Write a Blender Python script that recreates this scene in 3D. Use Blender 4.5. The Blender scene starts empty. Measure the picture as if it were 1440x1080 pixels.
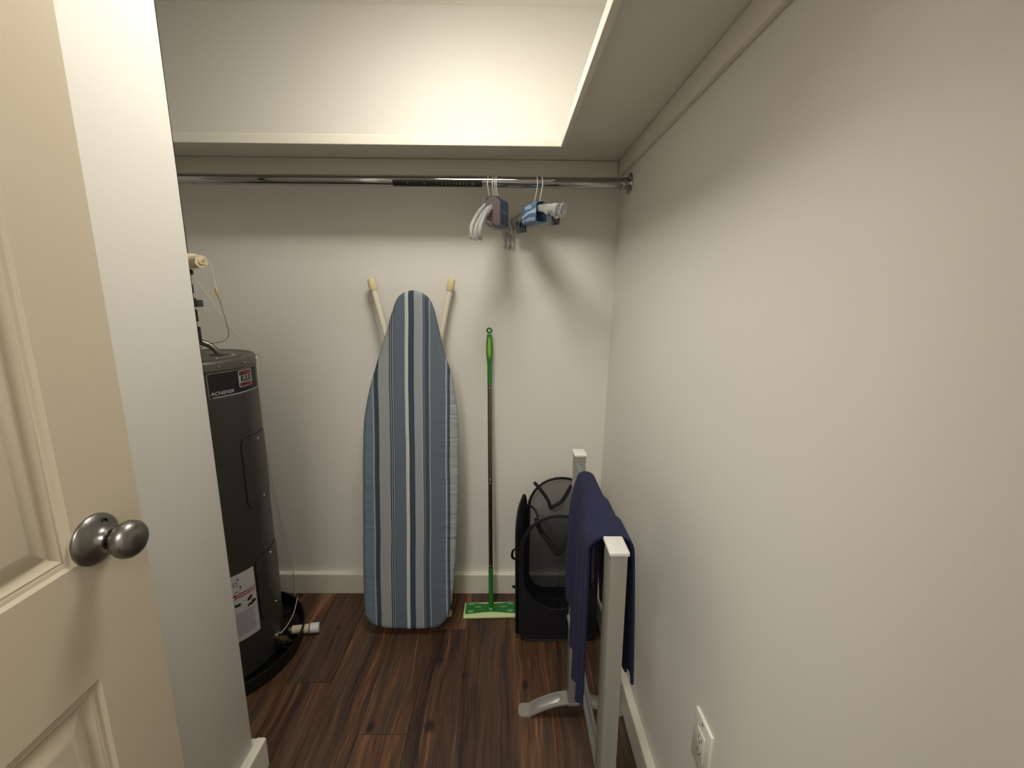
import bpy, bmesh, math, random
from mathutils import Vector, Matrix
random.seed(7)
C = bpy.context.scene.collection
SC = bpy.context.scene
PI = math.pi
# ------------------------------------------------------------------ camera
def make_camera():
    f, pitch, yaw, roll, H = 623.0, .1997, .010, .008, 1.43
    cam = bpy.data.cameras.new('camera'); o = bpy.data.objects.new('camera', cam); C.objects.link(o)
    cy, sy, cp, sp, cr, sr = math.cos(yaw), math.sin(yaw), math.cos(pitch), math.sin(pitch), math.cos(roll), math.sin(roll)
    fwd = Vector((sy*cp, cy*cp, -sp)); right = Vector((cy, -sy, 0)); up = right.cross(fwd)
    r2 = cr*right + sr*up; u2 = -sr*right + cr*up
    o.matrix_world = Matrix(((r2.x, u2.x, -fwd.x, 0), (r2.y, u2.y, -fwd.y, 0), (r2.z, u2.z, -fwd.z, H), (0, 0, 0, 1)))
    cam.sensor_fit = 'HORIZONTAL'; cam.sensor_width = 36; cam.lens = 36*f/1440
    cam.clip_start = .01
    SC.camera = o
make_camera()
# ------------------------------------------------------------------ world, exposure
w = bpy.data.worlds.new('world'); SC.world = w; w.use_nodes = True
w.node_tree.nodes['Background'].inputs[0].default_value = (1, .93, .84, 1)
w.node_tree.nodes['Background'].inputs[1].default_value = .10
SC.view_settings.view_transform = 'Standard'; SC.view_settings.look = 'None'
SC.view_settings.exposure = 0; SC.view_settings.gamma = 1; SC.view_settings.use_curve_mapping = False
# the closet's ceiling lamp and the lamp of the room one stands in
def area(name, loc, size, energy, col, rot=(0, 0, 0)):
    l = bpy.data.lights.new(name, 'AREA'); l.shape = 'ELLIPSE'; l.size = size[0]; l.size_y = size[1]; l.energy = energy; l.color = col
    o = bpy.data.objects.new(name, l); o.location = loc; o.rotation_euler = rot; C.objects.link(o)
LX, LY, LAMP = -.18, 1.20, 43.0           # the closet lamp's glass itself gives the light (see ceiling_light)
HLX, HLY = -.50, -.85
area('hall_lamp_light', (HLX, HLY, 2.36), (.5, .5), 35.0, (1, .95, .87))

# ------------------------------------------------------------------ material helpers
MATS = {}
def lin(c):
    return tuple((x/255/12.92 if x/255 <= .04045 else ((x/255+.055)/1.055)**2.4) for x in c) + (1,)
def mat(name, col, rough=.5, metal=0, **kw):
    if name in MATS: return MATS[name]
    m = bpy.data.materials.new(name); m.use_nodes = True; nt = m.node_tree; b = nt.nodes['Principled BSDF']
    c = lin(col) if len(col) == 3 else col
    b.inputs['Base Color'].default_value = c; b.inputs['Roughness'].default_value = rough; b.inputs['Metallic'].default_value = metal
    tc = nt.nodes.new('ShaderNodeTexCoord')
    n = nt.nodes.new('ShaderNodeTexNoise'); n.inputs['Scale'].default_value = kw.get('ns', 60); n.inputs['Detail'].default_value = 4
    nt.links.new(tc.outputs['Object'], n.inputs['Vector'])
    if kw.get('stretch'):
        mp = nt.nodes.new('ShaderNodeMapping'); mp.inputs['Scale'].default_value = kw['stretch']
        nt.links.new(tc.outputs['Object'], mp.inputs[0]); nt.links.new(mp.outputs[0], n.inputs['Vector'])
    var = kw.get('var', .06)
    mx = nt.nodes.new('ShaderNodeMix'); mx.data_type = 'RGBA'
    mx.inputs[6].default_value = tuple(x*(1-var) for x in c[:3])+(1,); mx.inputs[7].default_value = tuple(min(1, x*(1+var)) for x in c[:3])+(1,)
    nt.links.new(n.outputs['Fac'], mx.inputs[0]); nt.links.new(mx.outputs[2], b.inputs['Base Color'])
    if kw.get('bump'):
        bp = nt.nodes.new('ShaderNodeBump'); bp.inputs['Strength'].default_value = kw['bump']; bp.inputs['Distance'].default_value = kw.get('bd', .002)
        nt.links.new(n.outputs['Fac'], bp.inputs['Height']); nt.links.new(bp.outputs[0], b.inputs['Normal'])
    if kw.get('trans'): b.inputs['Transmission Weight'].default_value = kw['trans']; b.inputs['IOR'].default_value = kw.get('ior', 1.45)
    if kw.get('emit'):
        b.inputs['Emission Color'].default_value = (1, .953, .86, 1); b.inputs['Emission Strength'].default_value = kw['emit']
    if kw.get('sheen'): b.inputs['Sheen Weight'].default_value = kw['sheen']; b.inputs['Sheen Roughness'].default_value = .5
    if kw.get('coat'): b.inputs['Coat Weight'].default_value = kw['coat']
    MATS[name] = m; return m

M_wall = mat('wall_paint', (221, 218, 211), .62, ns=230, bump=.12, bd=.0012, var=.012)
M_ceil = mat('ceiling_paint', (226, 224, 218), .8, ns=160, bump=.2, var=.01)
M_trim = mat('trim_paint', (216, 212, 198), .38, ns=20, var=.01)
M_shelf = mat('shelf_paint', (218, 214, 203), .42, ns=20, var=.012)
M_door = mat('door_paint', (204, 192, 170), .36, ns=90, bump=.04, var=.012)
M_chrome = mat('chrome', (158, 158, 158), .07, 1, ns=8, var=.02)
M_nickel = mat('satin_nickel', (128, 126, 122), .34, 1, ns=300, var=.05)
M_black = mat('black_plastic', (9, 9, 10), .38, ns=60)
M_pan = mat('pan_plastic', (6, 6, 7), .42, ns=60)
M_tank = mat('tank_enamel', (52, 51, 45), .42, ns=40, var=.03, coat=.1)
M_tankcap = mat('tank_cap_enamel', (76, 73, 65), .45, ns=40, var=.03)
M_pipe = mat('dark_pipe', (28, 24, 21), .6, ns=60, var=.2)
M_conduit = mat('flexible_conduit', (120, 120, 112), .35, .8, ns=100)
M_cream = mat('cream_plastic', (214, 200, 168), .5, ns=40, var=.04)
M_pvc = mat('white_plastic', (214, 214, 210), .45, ns=40, var=.02)
M_brass = mat('dull_brass', (104, 88, 58), .4, .8, ns=80, var=.1)
M_cord = mat('pale_cord', (206, 196, 170), .6, ns=80)
M_hook = mat('hook_wire', (222, 220, 212), .35, .5, ns=80)
M_steel = mat('bright_screw', (190, 186, 176), .3, 1, ns=80)
M_silver = mat('silver_paint', (150, 148, 142), .36, .35, ns=200, var=.02)
M_tube = mat('silver_tube', (150, 152, 152), .3, .7, ns=200, var=.02)
M_green = mat('green_plastic', (38, 118, 34), .35, ns=60, var=.05)
M_lime = mat('lime_grip', (128, 176, 62), .5, ns=60, var=.05)
M_pale = mat('pale_green_foam', (196, 214, 158), .6, ns=60, var=.03)
M_padgreen = mat('pad_green', (30, 104, 44), .4, ns=60, var=.05)
M_cappad = mat('pad_grip_green', (92, 160, 78), .55, ns=60, var=.05)
M_pole = mat('mop_pole_steel', (118, 112, 104), .27, .9, ns=200, var=.04)
M_legw = mat('white_tube_paint', (214, 206, 188), .4, ns=60, var=.02)
M_capb = mat('beige_rubber', (206, 190, 150), .6, ns=60, var=.04)
M_towel = mat('navy_terry', (23, 28, 66), .95, ns=520, bump=1.0, bd=.004, var=.4)
M_navy = mat('navy_nylon', (5, 5, 15), .6, ns=300, var=.2)
M_strap = mat('black_webbing', (7, 7, 9), .7, ns=300, var=.2)
M_clip = mat('grey_clip_plastic', (88, 96, 98), .4, ns=80)
M_clear = mat('clear_plastic', (240, 240, 240), .08, ns=80, trans=.78, var=.0)
M_mauve = mat('sleeve_board_inside', (88, 74, 76), .5, ns=80)
M_blue = mat('sleeve_blue', (76, 110, 144), .4, ns=30, var=.15)
M_blue2 = mat('sleeve_slate', (70, 82, 98), .5, ns=30, var=.1)
M_pblue = mat('print_pale_blue', (160, 184, 208), .4)
M_white = mat('print_white', (216, 216, 214), .5, ns=40, var=.02)
M_outlet = mat('outlet_plastic', (222, 220, 208), .32, ns=20, var=.01)
M_dark = mat('dark_slot', (24, 22, 20), .6)
M_pblack = mat('print_black', (8, 8, 9), .6)
M_ered = mat('emblem_red', (104, 24, 20), .5)
M_egrey = mat('emblem_grey', (150, 148, 144), .5)
M_pred = mat('print_red', (150, 36, 28), .5)
M_pgrey = mat('print_grey', (110, 110, 112), .6)
M_plight = mat('print_label_white', (190, 190, 190), .5, var=.02)
M_lamp = mat('lamp_glass', (255, 247, 234), .4, emit=LAMP, var=0)
M_lamp2 = mat('hall_lamp_glass', (255, 247, 234), .4, emit=2.5, var=0)

# netting: black threads with open gaps between them
def net_mat():
    m = bpy.data.materials.new('black_netting'); m.use_nodes = True; nt = m.node_tree; nt.nodes.clear()
    out = nt.nodes.new('ShaderNodeOutputMaterial'); mix = nt.nodes.new('ShaderNodeMixShader')
    d = nt.nodes.new('ShaderNodeBsdfDiffuse'); d.inputs[0].default_value = (.010, .010, .014, 1)
    t = nt.nodes.new('ShaderNodeBsdfTransparent'); tc = nt.nodes.new('ShaderNodeTexCoord')
    v = nt.nodes.new('ShaderNodeTexNoise'); v.inputs['Scale'].default_value = 300     # threads far below a pixel: their open share
    r = nt.nodes.new('ShaderNodeMapRange'); r.inputs[3].default_value = .38; r.inputs[4].default_value = .60
    nt.links.new(tc.outputs['Object'], v.inputs['Vector']); nt.links.new(v.outputs['Fac'], r.inputs[0])
    nt.links.new(r.outputs[0], mix.inputs[0]); nt.links.new(d.outputs[0], mix.inputs[1]); nt.links.new(t.outputs[0], mix.inputs[2])
    nt.links.new(mix.outputs[0], out.inputs[0]); return m
M_net = net_mat()

# vinyl plank: grain along y, tone by plank, a few knots
def wood_mat():
    m = bpy.data.materials.new('dark_wood_plank'); m.use_nodes = True; nt = m.node_tree; N = nt.nodes; K = nt.links.new
    b = N['Principled BSDF']; g = N.new('ShaderNodeNewGeometry'); oi = N.new('ShaderNodeObjectInfo')
    def math_(op, a, bb=None):
        x = N.new('ShaderNodeMath'); x.operation = op
        for i, q in enumerate((a, bb)):
            if q is None: continue
            if isinstance(q, (int, float)): x.inputs[i].default_value = q
            else: K(q, x.inputs[i])
        return x.outputs[0]
    off = N.new('ShaderNodeCombineXYZ'); K(math_('MULTIPLY', oi.outputs['Random'], 37.0), off.inputs[0]); K(math_('MULTIPLY', oi.outputs['Random'], 91.0), off.inputs[1])
    ad = N.new('ShaderNodeVectorMath'); ad.operation = 'ADD'; K(g.outputs['Position'], ad.inputs[0]); K(off.outputs[0], ad.inputs[1])
    # slow warp so that the grain wanders
    wn = N.new('ShaderNodeTexNoise'); wn.inputs['Scale'].default_value = 3.0; wn.inputs['Detail'].default_value = 2; K(ad.outputs[0], wn.inputs['Vector'])
    wv = N.new('ShaderNodeVectorMath'); wv.operation = 'SCALE'; wv.inputs['Scale'].default_value = .05; K(wn.outputs['Color'], wv.inputs[0])
    a2 = N.new('ShaderNodeVectorMath'); a2.operation = 'ADD'; K(ad.outputs[0], a2.inputs[0]); K(wv.outputs[0], a2.inputs[1])
    def noise(sx, sy, detail, rough=.6):
        mp = N.new('ShaderNodeMapping'); mp.inputs['Scale'].default_value = (sx, sy, 1); K(a2.outputs[0], mp.inputs[0])
        n = N.new('ShaderNodeTexNoise'); n.inputs['Scale'].default_value = 1; n.inputs['Detail'].default_value = detail; n.inputs['Roughness'].default_value = rough
        K(mp.outputs[0], n.inputs['Vector']); return n.outputs['Fac']
    fine = noise(190, 5, 6, .7); broad = noise(26, 1.3, 3); streak = noise(60, 1.6, 4)
    rp = N.new('ShaderNodeValToRGB'); e = rp.color_ramp.elements
    e[0].position = .36; e[0].color = lin((34, 22, 16)); e[1].position = .68; e[1].color = lin((152, 110, 74))
    for p, c in ((.43, (54, 36, 26)), (.52, (76, 51, 34)), (.60, (102, 68, 44))):
        x = e.new(p); x.color = lin(c)
    s = math_('ADD', math_('MULTIPLY', broad, .50), math_('MULTIPLY', fine, .56)); s = math_('ADD', s, math_('MULTIPLY', streak, .30))
    s = math_('ADD', s, math_('MULTIPLY', math_('SUBTRACT', oi.outputs['Random'], .5), .10)); s = math_('SUBTRACT', s, .18)
    K(s, rp.inputs[0])
    # grey cast in patches
    gm = N.new('ShaderNodeMix'); gm.data_type = 'RGBA'; gm.inputs[7].default_value = lin((80, 68, 57))
    gp = N.new('ShaderNodeMapRange'); gp.inputs[1].default_value = .5; gp.inputs[2].default_value = .75; gp.inputs[4].default_value = .55
    K(noise(12, 1.1, 2), gp.inputs[0]); K(gp.outputs[0], gm.inputs[0]); K(rp.outputs[0], gm.inputs[6])
    col = gm.outputs[2]
    for kx, ky, kr in ((-.262, 1.514, .021), (-.257, 1.238, .024), (-.732, 1.691, .014), (-.452, 1.236, .016), (-.162, 1.44, .014), (.071, 1.399, .016), (.03, .98, .018), (-.35, .9, .016), (.30, 1.1, .014)):
        sb = N.new('ShaderNodeVectorMath'); sb.operation = 'SUBTRACT'; sb.inputs[1].default_value = (kx, ky, 0); K(g.outputs['Position'], sb.inputs[0])
        sc = N.new('ShaderNodeVectorMath'); sc.operation = 'MULTIPLY'; sc.inputs[1].default_value = (1, .72, 0); K(sb.outputs[0], sc.inputs[0])
        ln = N.new('ShaderNodeVectorMath'); ln.operation = 'LENGTH'; K(sc.outputs[0], ln.inputs[0])
        dd = math_('ADD', ln.outputs['Value'], math_('MULTIPLY', math_('SUBTRACT', streak, .5), .03))
        mr = N.new('ShaderNodeMapRange'); mr.interpolation_type = 'SMOOTHSTEP'; mr.inputs[1].default_value = kr*.35; mr.inputs[2].default_value = kr*1.15; mr.inputs[3].default_value = .92; mr.inputs[4].default_value = 0; K(dd, mr.inputs[0])
        k = N.new('ShaderNodeMix'); k.data_type = 'RGBA'; k.inputs[7].default_value = lin((26, 18, 15)); K(mr.outputs[0], k.inputs[0]); K(col, k.inputs[6]); col = k.outputs[2]
    K(col, b.inputs['Base Color'])
    b.inputs['Roughness'].default_value = .42
    bp = N.new('ShaderNodeBump'); bp.inputs['Strength'].default_value = .35; bp.inputs['Distance'].default_value = .0015; K(fine, bp.inputs['Height']); K(bp.outputs[0], b.inputs['Normal'])
    return m
M_wood = wood_mat()

# striped cotton: stripe colours by the cover's own x
STR = [(-.25, (101, 116, 129)), (-.1337, (191, 196, 197)), (-.1311, (90, 104, 120)), (-.1275, (53, 64, 79)), (-.1110, (144, 149, 151)),
       (-.0646, (55, 63, 74)), (-.0601, (177, 180, 181)), (-.0575, (53, 59, 69)), (-.0520, (177, 180, 181)), (-.0495, (74, 84, 97)), (-.0455, (90, 104, 118)),
       (-.0007, (189, 193, 190)), (.0135, (56, 68, 78)), (.0365, (146, 152, 153)), (.0672, (185, 189, 189)), (.0702, (85, 100, 113)), (.0820, (61, 74, 87)),
       (.0940, (89, 104, 117)), (.0982, (187, 192, 193)), (.1008, (94, 104, 116)), (.1660, (179, 184, 187)), (.1685, (88, 98, 111)), (.1740, (60, 69, 82)), (.1835, (152, 157, 159))]
def stripe_mat():
    m = bpy.data.materials.new('blue_striped_cotton'); m.use_nodes = True; nt = m.node_tree; N = nt.nodes; K = nt.links.new; b = N['Principled BSDF']
    tc = N.new('ShaderNodeTexCoord'); sp = N.new('ShaderNodeSeparateXYZ'); K(tc.outputs['Object'], sp.inputs[0])
    n = N.new('ShaderNodeTexNoise'); n.inputs['Scale'].default_value = 3.2; n.inputs['Detail'].default_value = 1; K(tc.outputs['Object'], n.inputs['Vector'])
    a = N.new('ShaderNodeMath'); a.operation = 'MULTIPLY_ADD'; a.inputs[1].default_value = .012; a.inputs[2].default_value = -.006; K(n.outputs['Fac'], a.inputs[0])
    s = N.new('ShaderNodeMath'); s.operation = 'ADD'; K(sp.outputs[0], s.inputs[0]); K(a.outputs[0], s.inputs[1])
    mr = N.new('ShaderNodeMapRange'); mr.inputs[1].default_value = -.25; mr.inputs[2].default_value = .25; K(s.outputs[0], mr.inputs[0])
    rp = N.new('ShaderNodeValToRGB'); rp.color_ramp.interpolation = 'CONSTANT'; e = rp.color_ramp.elements
    e[0].position = 0; e[0].color = lin(STR[0][1]); e[1].position = (STR[1][0]+.25)/.5; e[1].color = lin(STR[1][1])
    for u, c in STR[2:]:
        x = e.new((u+.25)/.5); x.color = lin(c)
    K(mr.outputs[0], rp.inputs[0])
    # weave
    wv = N.new('ShaderNodeTexNoise'); wv.inputs['Scale'].default_value = 500; K(tc.outputs['Object'], wv.inputs['Vector'])
    mx = N.new('ShaderNodeMix'); mx.data_type = 'RGBA'; mx.blend_type = 'MULTIPLY'; mx.inputs[0].default_value = .18; K(rp.outputs[0], mx.inputs[6]); K(wv.outputs['Color'], mx.inputs[7])
    hs = N.new('ShaderNodeMix'); hs.data_type = 'RGBA'; hs.blend_type = 'MULTIPLY'; hs.inputs[0].default_value = 1; hs.inputs[7].default_value = (1.0, 1.0, 1.0, 1)
    K(mx.outputs[2], hs.inputs[6]); K(hs.outputs[2], b.inputs['Base Color'])
    b.inputs['Roughness'].default_value = .85
    # wrinkles, mostly slanting near the edges
    mp = N.new('ShaderNodeMapping'); mp.inputs['Rotation'].default_value = (0, 0.5, 0); mp.inputs['Scale'].default_value = (5, 5, 26); K(tc.outputs['Object'], mp.inputs[0])
    wr = N.new('ShaderNodeTexNoise'); wr.inputs['Scale'].default_value = 1.3; wr.inputs['Detail'].default_value = 2; K(mp.outputs[0], wr.inputs['Vector'])
    ab = N.new('ShaderNodeMath'); ab.operation = 'ABSOLUTE'; K(sp.outputs[0], ab.inputs[0])
    em = N.new('ShaderNodeMapRange'); em.inputs[1].default_value = .12; em.inputs[2].default_value = .19; em.inputs[3].default_value = .08; em.inputs[4].default_value = 1; K(ab.outputs[0], em.inputs[0])
    mu = N.new('ShaderNodeMath'); mu.operation = 'MULTIPLY'; K(wr.outputs['Fac'], mu.inputs[0]); K(em.outputs[0], mu.inputs[1])
    bp = N.new('ShaderNodeBump'); bp.inputs['Strength'].default_value = .8; bp.inputs['Distance'].default_value = .012; K(mu.outputs[0], bp.inputs['Height']); K(bp.outputs[0], b.inputs['Normal'])
    return m
M_stripe = stripe_mat()

# ------------------------------------------------------------------ mesh helpers (all coordinates are world metres)
class MB:
    def __init__(s): s.bm = bmesh.new()
    def face(s, pts):
        vs = [s.bm.verts.new(p) for p in pts]
        try: return s.bm.faces.new(vs)
        except ValueError: return None
    def box(s, x0, x1, y0, y1, z0, z1, bev=0, seg=2, fn=None):
        r = bmesh.ops.create_cube(s.bm, size=1); vs = r['verts']
        for v in vs: v.co = Vector(((x0+x1)/2+v.co.x*(x1-x0), (y0+y1)/2+v.co.y*(y1-y0), (z0+z1)/2+v.co.z*(z1-z0)))
        if bev:
            es = list({e for v in vs for e in v.link_edges})
            rr = bmesh.ops.bevel(s.bm, geom=es, offset=bev, segments=seg, affect='EDGES', profile=.5)
            vs = list({v for f in rr['faces'] for v in f.verts} | {v for v in vs if v.is_valid})
        if fn:
            for v in vs: v.co = Vector(fn(v.co))
        return s
    def tube(s, pts, r, n=10, caps=True, smooth=0, flat=1.0):
        P = [Vector(p) for p in pts]
        if smooth:
            Q = []
            for i in range(len(P)-1):
                p0, p1, p2, p3 = P[max(i-1, 0)], P[i], P[i+1], P[min(i+2, len(P)-1)]
                for k in range(smooth):
                    t = k/smooth
                    Q.append(.5*((2*p1)+(p2-p0)*t+(2*p0-5*p1+4*p2-p3)*t*t+(3*p1-p0-3*p2+p3)*t**3))
            Q.append(P[-1]); P = Q
        rad = r if isinstance(r, (list, tuple)) else None
        rings = []; up = None
        for i, p in enumerate(P):
            d = (P[min(i+1, len(P)-1)]-P[max(i-1, 0)]).normalized()
            if up is None:
                up = Vector((0, 0, 1)) if abs(d.z) < .9 else Vector((0, 1, 0))
            a = up - d*up.dot(d); a.normalize(); up = a; b = d.cross(a)
            rr = rad[int(round(i*(len(rad)-1)/(len(P)-1)))] if rad else r
            rings.append([s.bm.verts.new(p+a*math.cos(2*PI*k/n)*rr*flat+b*math.sin(2*PI*k/n)*rr) for k in range(n)])
        for A, B in zip(rings, rings[1:]):
            for k in range(n): s.bm.faces.new((A[k], A[(k+1) % n], B[(k+1) % n], B[k]))
        if caps: s.bm.faces.new(rings[0][::-1]); s.bm.faces.new(rings[-1])
        return s
    def cyl(s, a, b, r, n=20, r2=None): return s.tube([a, b], [r, r if r2 is None else r2], n)
    def lathe(s, prof, o, axis='z', n=40, scale=(1, 1)):
        o = Vector(o); ax = {'x': (Vector((1, 0, 0)), Vector((0, 1, 0)), Vector((0, 0, 1))), 'z': (Vector((0, 0, 1)), Vector((1, 0, 0)), Vector((0, 1, 0))), 'y': (Vector((0, 1, 0)), Vector((0, 0, 1)), Vector((1, 0, 0)))}[axis]
        rings = []
        for r, h in prof:
            if r < 1e-6: rings.append([s.bm.verts.new(o+ax[0]*h)])
            else: rings.append([s.bm.verts.new(o+ax[0]*h+ax[1]*math.cos(2*PI*k/n)*r*scale[0]+ax[2]*math.sin(2*PI*k/n)*r*scale[1]) for k in range(n)])
        for A, B in zip(rings, rings[1:]):
            for k in range(n):
                q = [A[k % len(A)], A[(k+1) % len(A)], B[(k+1) % len(B)], B[k % len(B)]]
                q = [v for i, v in enumerate(q) if v not in q[:i]]
                if len(q) > 2: s.bm.faces.new(q)
        return s
    def grid(s, fn, nu, nv, closeu=False):
        V = [[s.bm.verts.new(fn(i/nu, j/nv)) for j in range(nv+1)] for i in range(nu if closeu else nu+1)]
        for i in range(nu):
            for j in range(nv):
                a, b = V[i], V[(i+1) % len(V)]
                s.bm.faces.new((a[j], b[j], b[j+1], a[j+1]))
        return V
    def sheet(s, fn, nu, nv, th):      # closed thick sheet: fn(u,v) is the middle surface
        def nrm(u, v):
            e = 1e-3; a = Vector(fn(min(u+e, 1), v))-Vector(fn(max(u-e, 0), v)); b = Vector(fn(u, min(v+e, 1)))-Vector(fn(u, max(v-e, 0)))
            return a.cross(b).normalized()
        A = s.grid(lambda u, v: Vector(fn(u, v))+nrm(u, v)*th/2, nu, nv); B = s.grid(lambda u, v: Vector(fn(u, v))-nrm(u, v)*th/2, nu, nv)
        for i in range(nu):
            for j in (0, nv): s.bm.faces.new((A[i][j], A[i+1][j], B[i+1][j], B[i][j]))
        for j in range(nv):
            for i in (0, nu): s.bm.faces.new((A[i][j], A[i][j+1], B[i][j+1], B[i][j]))
        return s
    def prism(s, pts, off):            # polygon pushed along off
        off = Vector(off); a = [s.bm.verts.new(p) for p in pts]; b = [s.bm.verts.new(Vector(p)+off) for p in pts]; n = len(a)
        s.bm.faces.new(a[::-1]); s.bm.faces.new(b)
        for i in range(n): s.bm.faces.new((a[i], a[(i+1) % n], b[(i+1) % n], b[i]))
        return s
    def build(s, name, m, parent=None, ang=35, sub=0, kind=None):
        bmesh.ops.recalc_face_normals(s.bm, faces=s.bm.faces)
        me = bpy.data.meshes.new(name)
        o = bpy.data.objects.new(name, me); C.objects.link(o)
        if parent:
            o.parent = parent; p = wpos(parent)
            for v in s.bm.verts: v.co -= p
        elif not kind:
            xs = [v.co.x for v in s.bm.verts]; ys = [v.co.y for v in s.bm.verts]; zs = [v.co.z for v in s.bm.verts]
            p = Vector(((min(xs)+max(xs))/2, (min(ys)+max(ys))/2, min(zs))); o.location = p
            for v in s.bm.verts: v.co -= p
        s.bm.to_mesh(me); s.bm.free()
        me.materials.append(m)
        me.polygons.foreach_set('use_smooth', [True]*len(me.polygons)); me.set_sharp_from_angle(angle=math.radians(ang))
        if sub: q = o.modifiers.new('s', 'SUBSURF'); q.levels = sub; q.render_levels = sub
        if kind: o['kind'] = kind
        return o
def wpos(o):
    p = Vector((0, 0, 0))
    while o: p += Vector(o.location); o = o.parent
    return p
def thing(name, loc, label, cat, group=None):
    o = bpy.data.objects.new(name, None); o.location = loc; C.objects.link(o); o.empty_display_size = .05
    o['label'] = label; o['category'] = cat
    if group: o['group'] = group
    return o
def tag(o, label, cat, group=None):
    o['label'] = label; o['category'] = cat
    if group: o['group'] = group
    return o
def text(s, size, mapf, name, m, parent, bold=0, shear=0, ext=.0006, wid=1.0):
    cu = bpy.data.curves.new('t', 'FONT'); cu.body = s; cu.size = size; cu.extrude = 0; cu.offset = bold; cu.shear = shear; cu.align_x = 'CENTER'; cu.align_y = 'CENTER'
    to = bpy.data.objects.new('t', cu); C.objects.link(to); dg = bpy.context.evaluated_depsgraph_get(); ev = to.evaluated_get(dg); me = ev.to_mesh()
    mb = MB(); vs = [mb.bm.verts.new(mapf(v.co.x*wid, v.co.y, ext)) for v in me.vertices]
    for p in me.polygons:
        try: mb.bm.faces.new([vs[i] for i in p.vertices])
        except ValueError: pass
    ev.to_mesh_clear(); bpy.data.objects.remove(to); bpy.data.curves.remove(cu)
    return mb.build(name, m, parent)

# ================================================================== THE ROOM
XL, D, ZC = -.754, 1.9407, 2.5075
def xr(z): return .4317+.0138*z          # the right wall is a little out of plumb
XA = -1.56                                # far end of the alcove on the left
# floor slab with planks
fl = MB().box(XA-.1, .6, -2.2, D+.1, -.05, -.004).build('floor', M_wood, kind='structure')
fl['label'] = 'dark brown wood plank floor'
pm = {}
def plank(x0, x1, y0, y1):
    key = (round(x1-x0, 4), round(y1-y0, 3)); dz = .004
    if key not in pm:
        hw, hl = (x1-x0)/2, (y1-y0)/2; mb = MB(); e = .0007; b = .0012
        top = [(-hw+b, -hl+b, 0), (hw-b, -hl+b, 0), (hw-b, hl-b, 0), (-hw+b, hl-b, 0)]
        mid = [(-hw+e, -hl+e, -b), (hw-e, -hl+e, -b), (hw-e, hl-e, -b), (-hw+e, hl-e, -b)]
        bot = [(p[0], p[1], -dz) for p in mid]
        V = [[mb.bm.verts.new(p) for p in L] for L in (top, mid, bot)]
        mb.bm.faces.new(V[0]); mb.bm.faces.new(V[2][::-1])
        for a, c in ((0, 1), (1, 2)):
            for k in range(4): mb.bm.faces.new((V[a][k], V[c][k], V[c][(k+1) % 4], V[a][(k+1) % 4]))
        me = bpy.data.meshes.new('plank'); bmesh.ops.recalc_face_normals(mb.bm, faces=mb.bm.faces); mb.bm.to_mesh(me); mb.bm.free(); me.materials.append(M_wood); pm[key] = me
    o = bpy.data.objects.new('plank', pm[key]); C.objects.link(o); o.parent = fl; o.location = ((x0+x1)/2, (y0+y1)/2, 0)
W = .1645; X0 = -.49-7*W; offs = [.15, .75, .35, .95, .55, .05, .8, .25, 1.0, .45, .7, .1, .6, .9]
for i in range(13):
    x0, x1 = X0+i*W, X0+(i+1)*W
    x0, x1 = max(x0, XA), min(x1, .46)
    if x1-x0 < .02: continue
    y = -2.2-offs[i]
    while y < D:
        a, b = max(y, -2.2), min(y+1.22, D)
        if b-a > .02: plank(x0, x1, a, b)
        y += 1.22
MB().box(XA-.1, .60, D, D+.1, 0, ZC).build('wall_back', M_wall, kind='structure')
mb = MB().box(0, .1, -2.2, D+.1, 0, ZC, fn=lambda c: (c.x+xr(c.z), c.y, c.z)); wr = mb.build('wall_right', M_wall, kind='structure')
MB().box(XL-.12, XL, 0, 1.0891, 0, ZC, bev=.004).build('wall_left', M_wall, kind='structure')
MB().box(XA, XL-.12, .97, 1.0891, 0, ZC).build('wall_alcove_front', M_wall, kind='structure')
MB().box(XA-.1, XA, .97, D, 0, ZC).build('wall_alcove_left', M_wall, kind='structure')
# wall with the doorway behind the camera, and the small hall beyond it
mb = MB().box(XA, -.735, -.12, 0, 0, ZC); mb.box(.08, .5, -.12, 0, 0, ZC); mb.box(-.735, .08, -.12, 0, 2.07, ZC); mb.build('wall_front', M_wall, kind='structure')
MB().box(XA, .6, -2.3, -2.2, 0, ZC).build('wall_hall_back', M_wall, kind='structure')
MB().box(XA-.1, XA, -2.2, 0, 0, ZC).build('wall_hall_left', M_wall, kind='structure')
MB().box(XA-.1, .6, -2.3, D+.1, ZC, ZC+.05).build('ceiling', M_ceil, kind='structure')
# baseboards
BH, BT = .1025, .025
def base(name, a, b, n):               # board from a to b, facing n, with an eased top edge
    a, b, n = Vector(a), Vector(b), Vector(n)
    pr = [(0, 0), (BT, 0), (BT, BH-.004), (BT-.002, BH-.0012), (BT-.005, BH), (0, BH)]
    MB().prism([a+n*p+Vector((0, 0, q)) for p, q in pr], b-a).build(name, M_trim, kind='structure', ang=15)
base('baseboard_back', (XA, D, 0), (xr(0), D, 0), (0, -1, 0))
base('baseboard_right', (xr(0), 0, 0), (xr(0), D-BT, 0), (-1, 0, 0))
base('baseboard_left', (XL, .80, 0), (XL, 1.0891+BT, 0), (1, 0, 0))
base('baseboard_alcove', (XL, 1.0891, 0), (XA, 1.0891, 0), (0, 1, 0))

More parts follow.
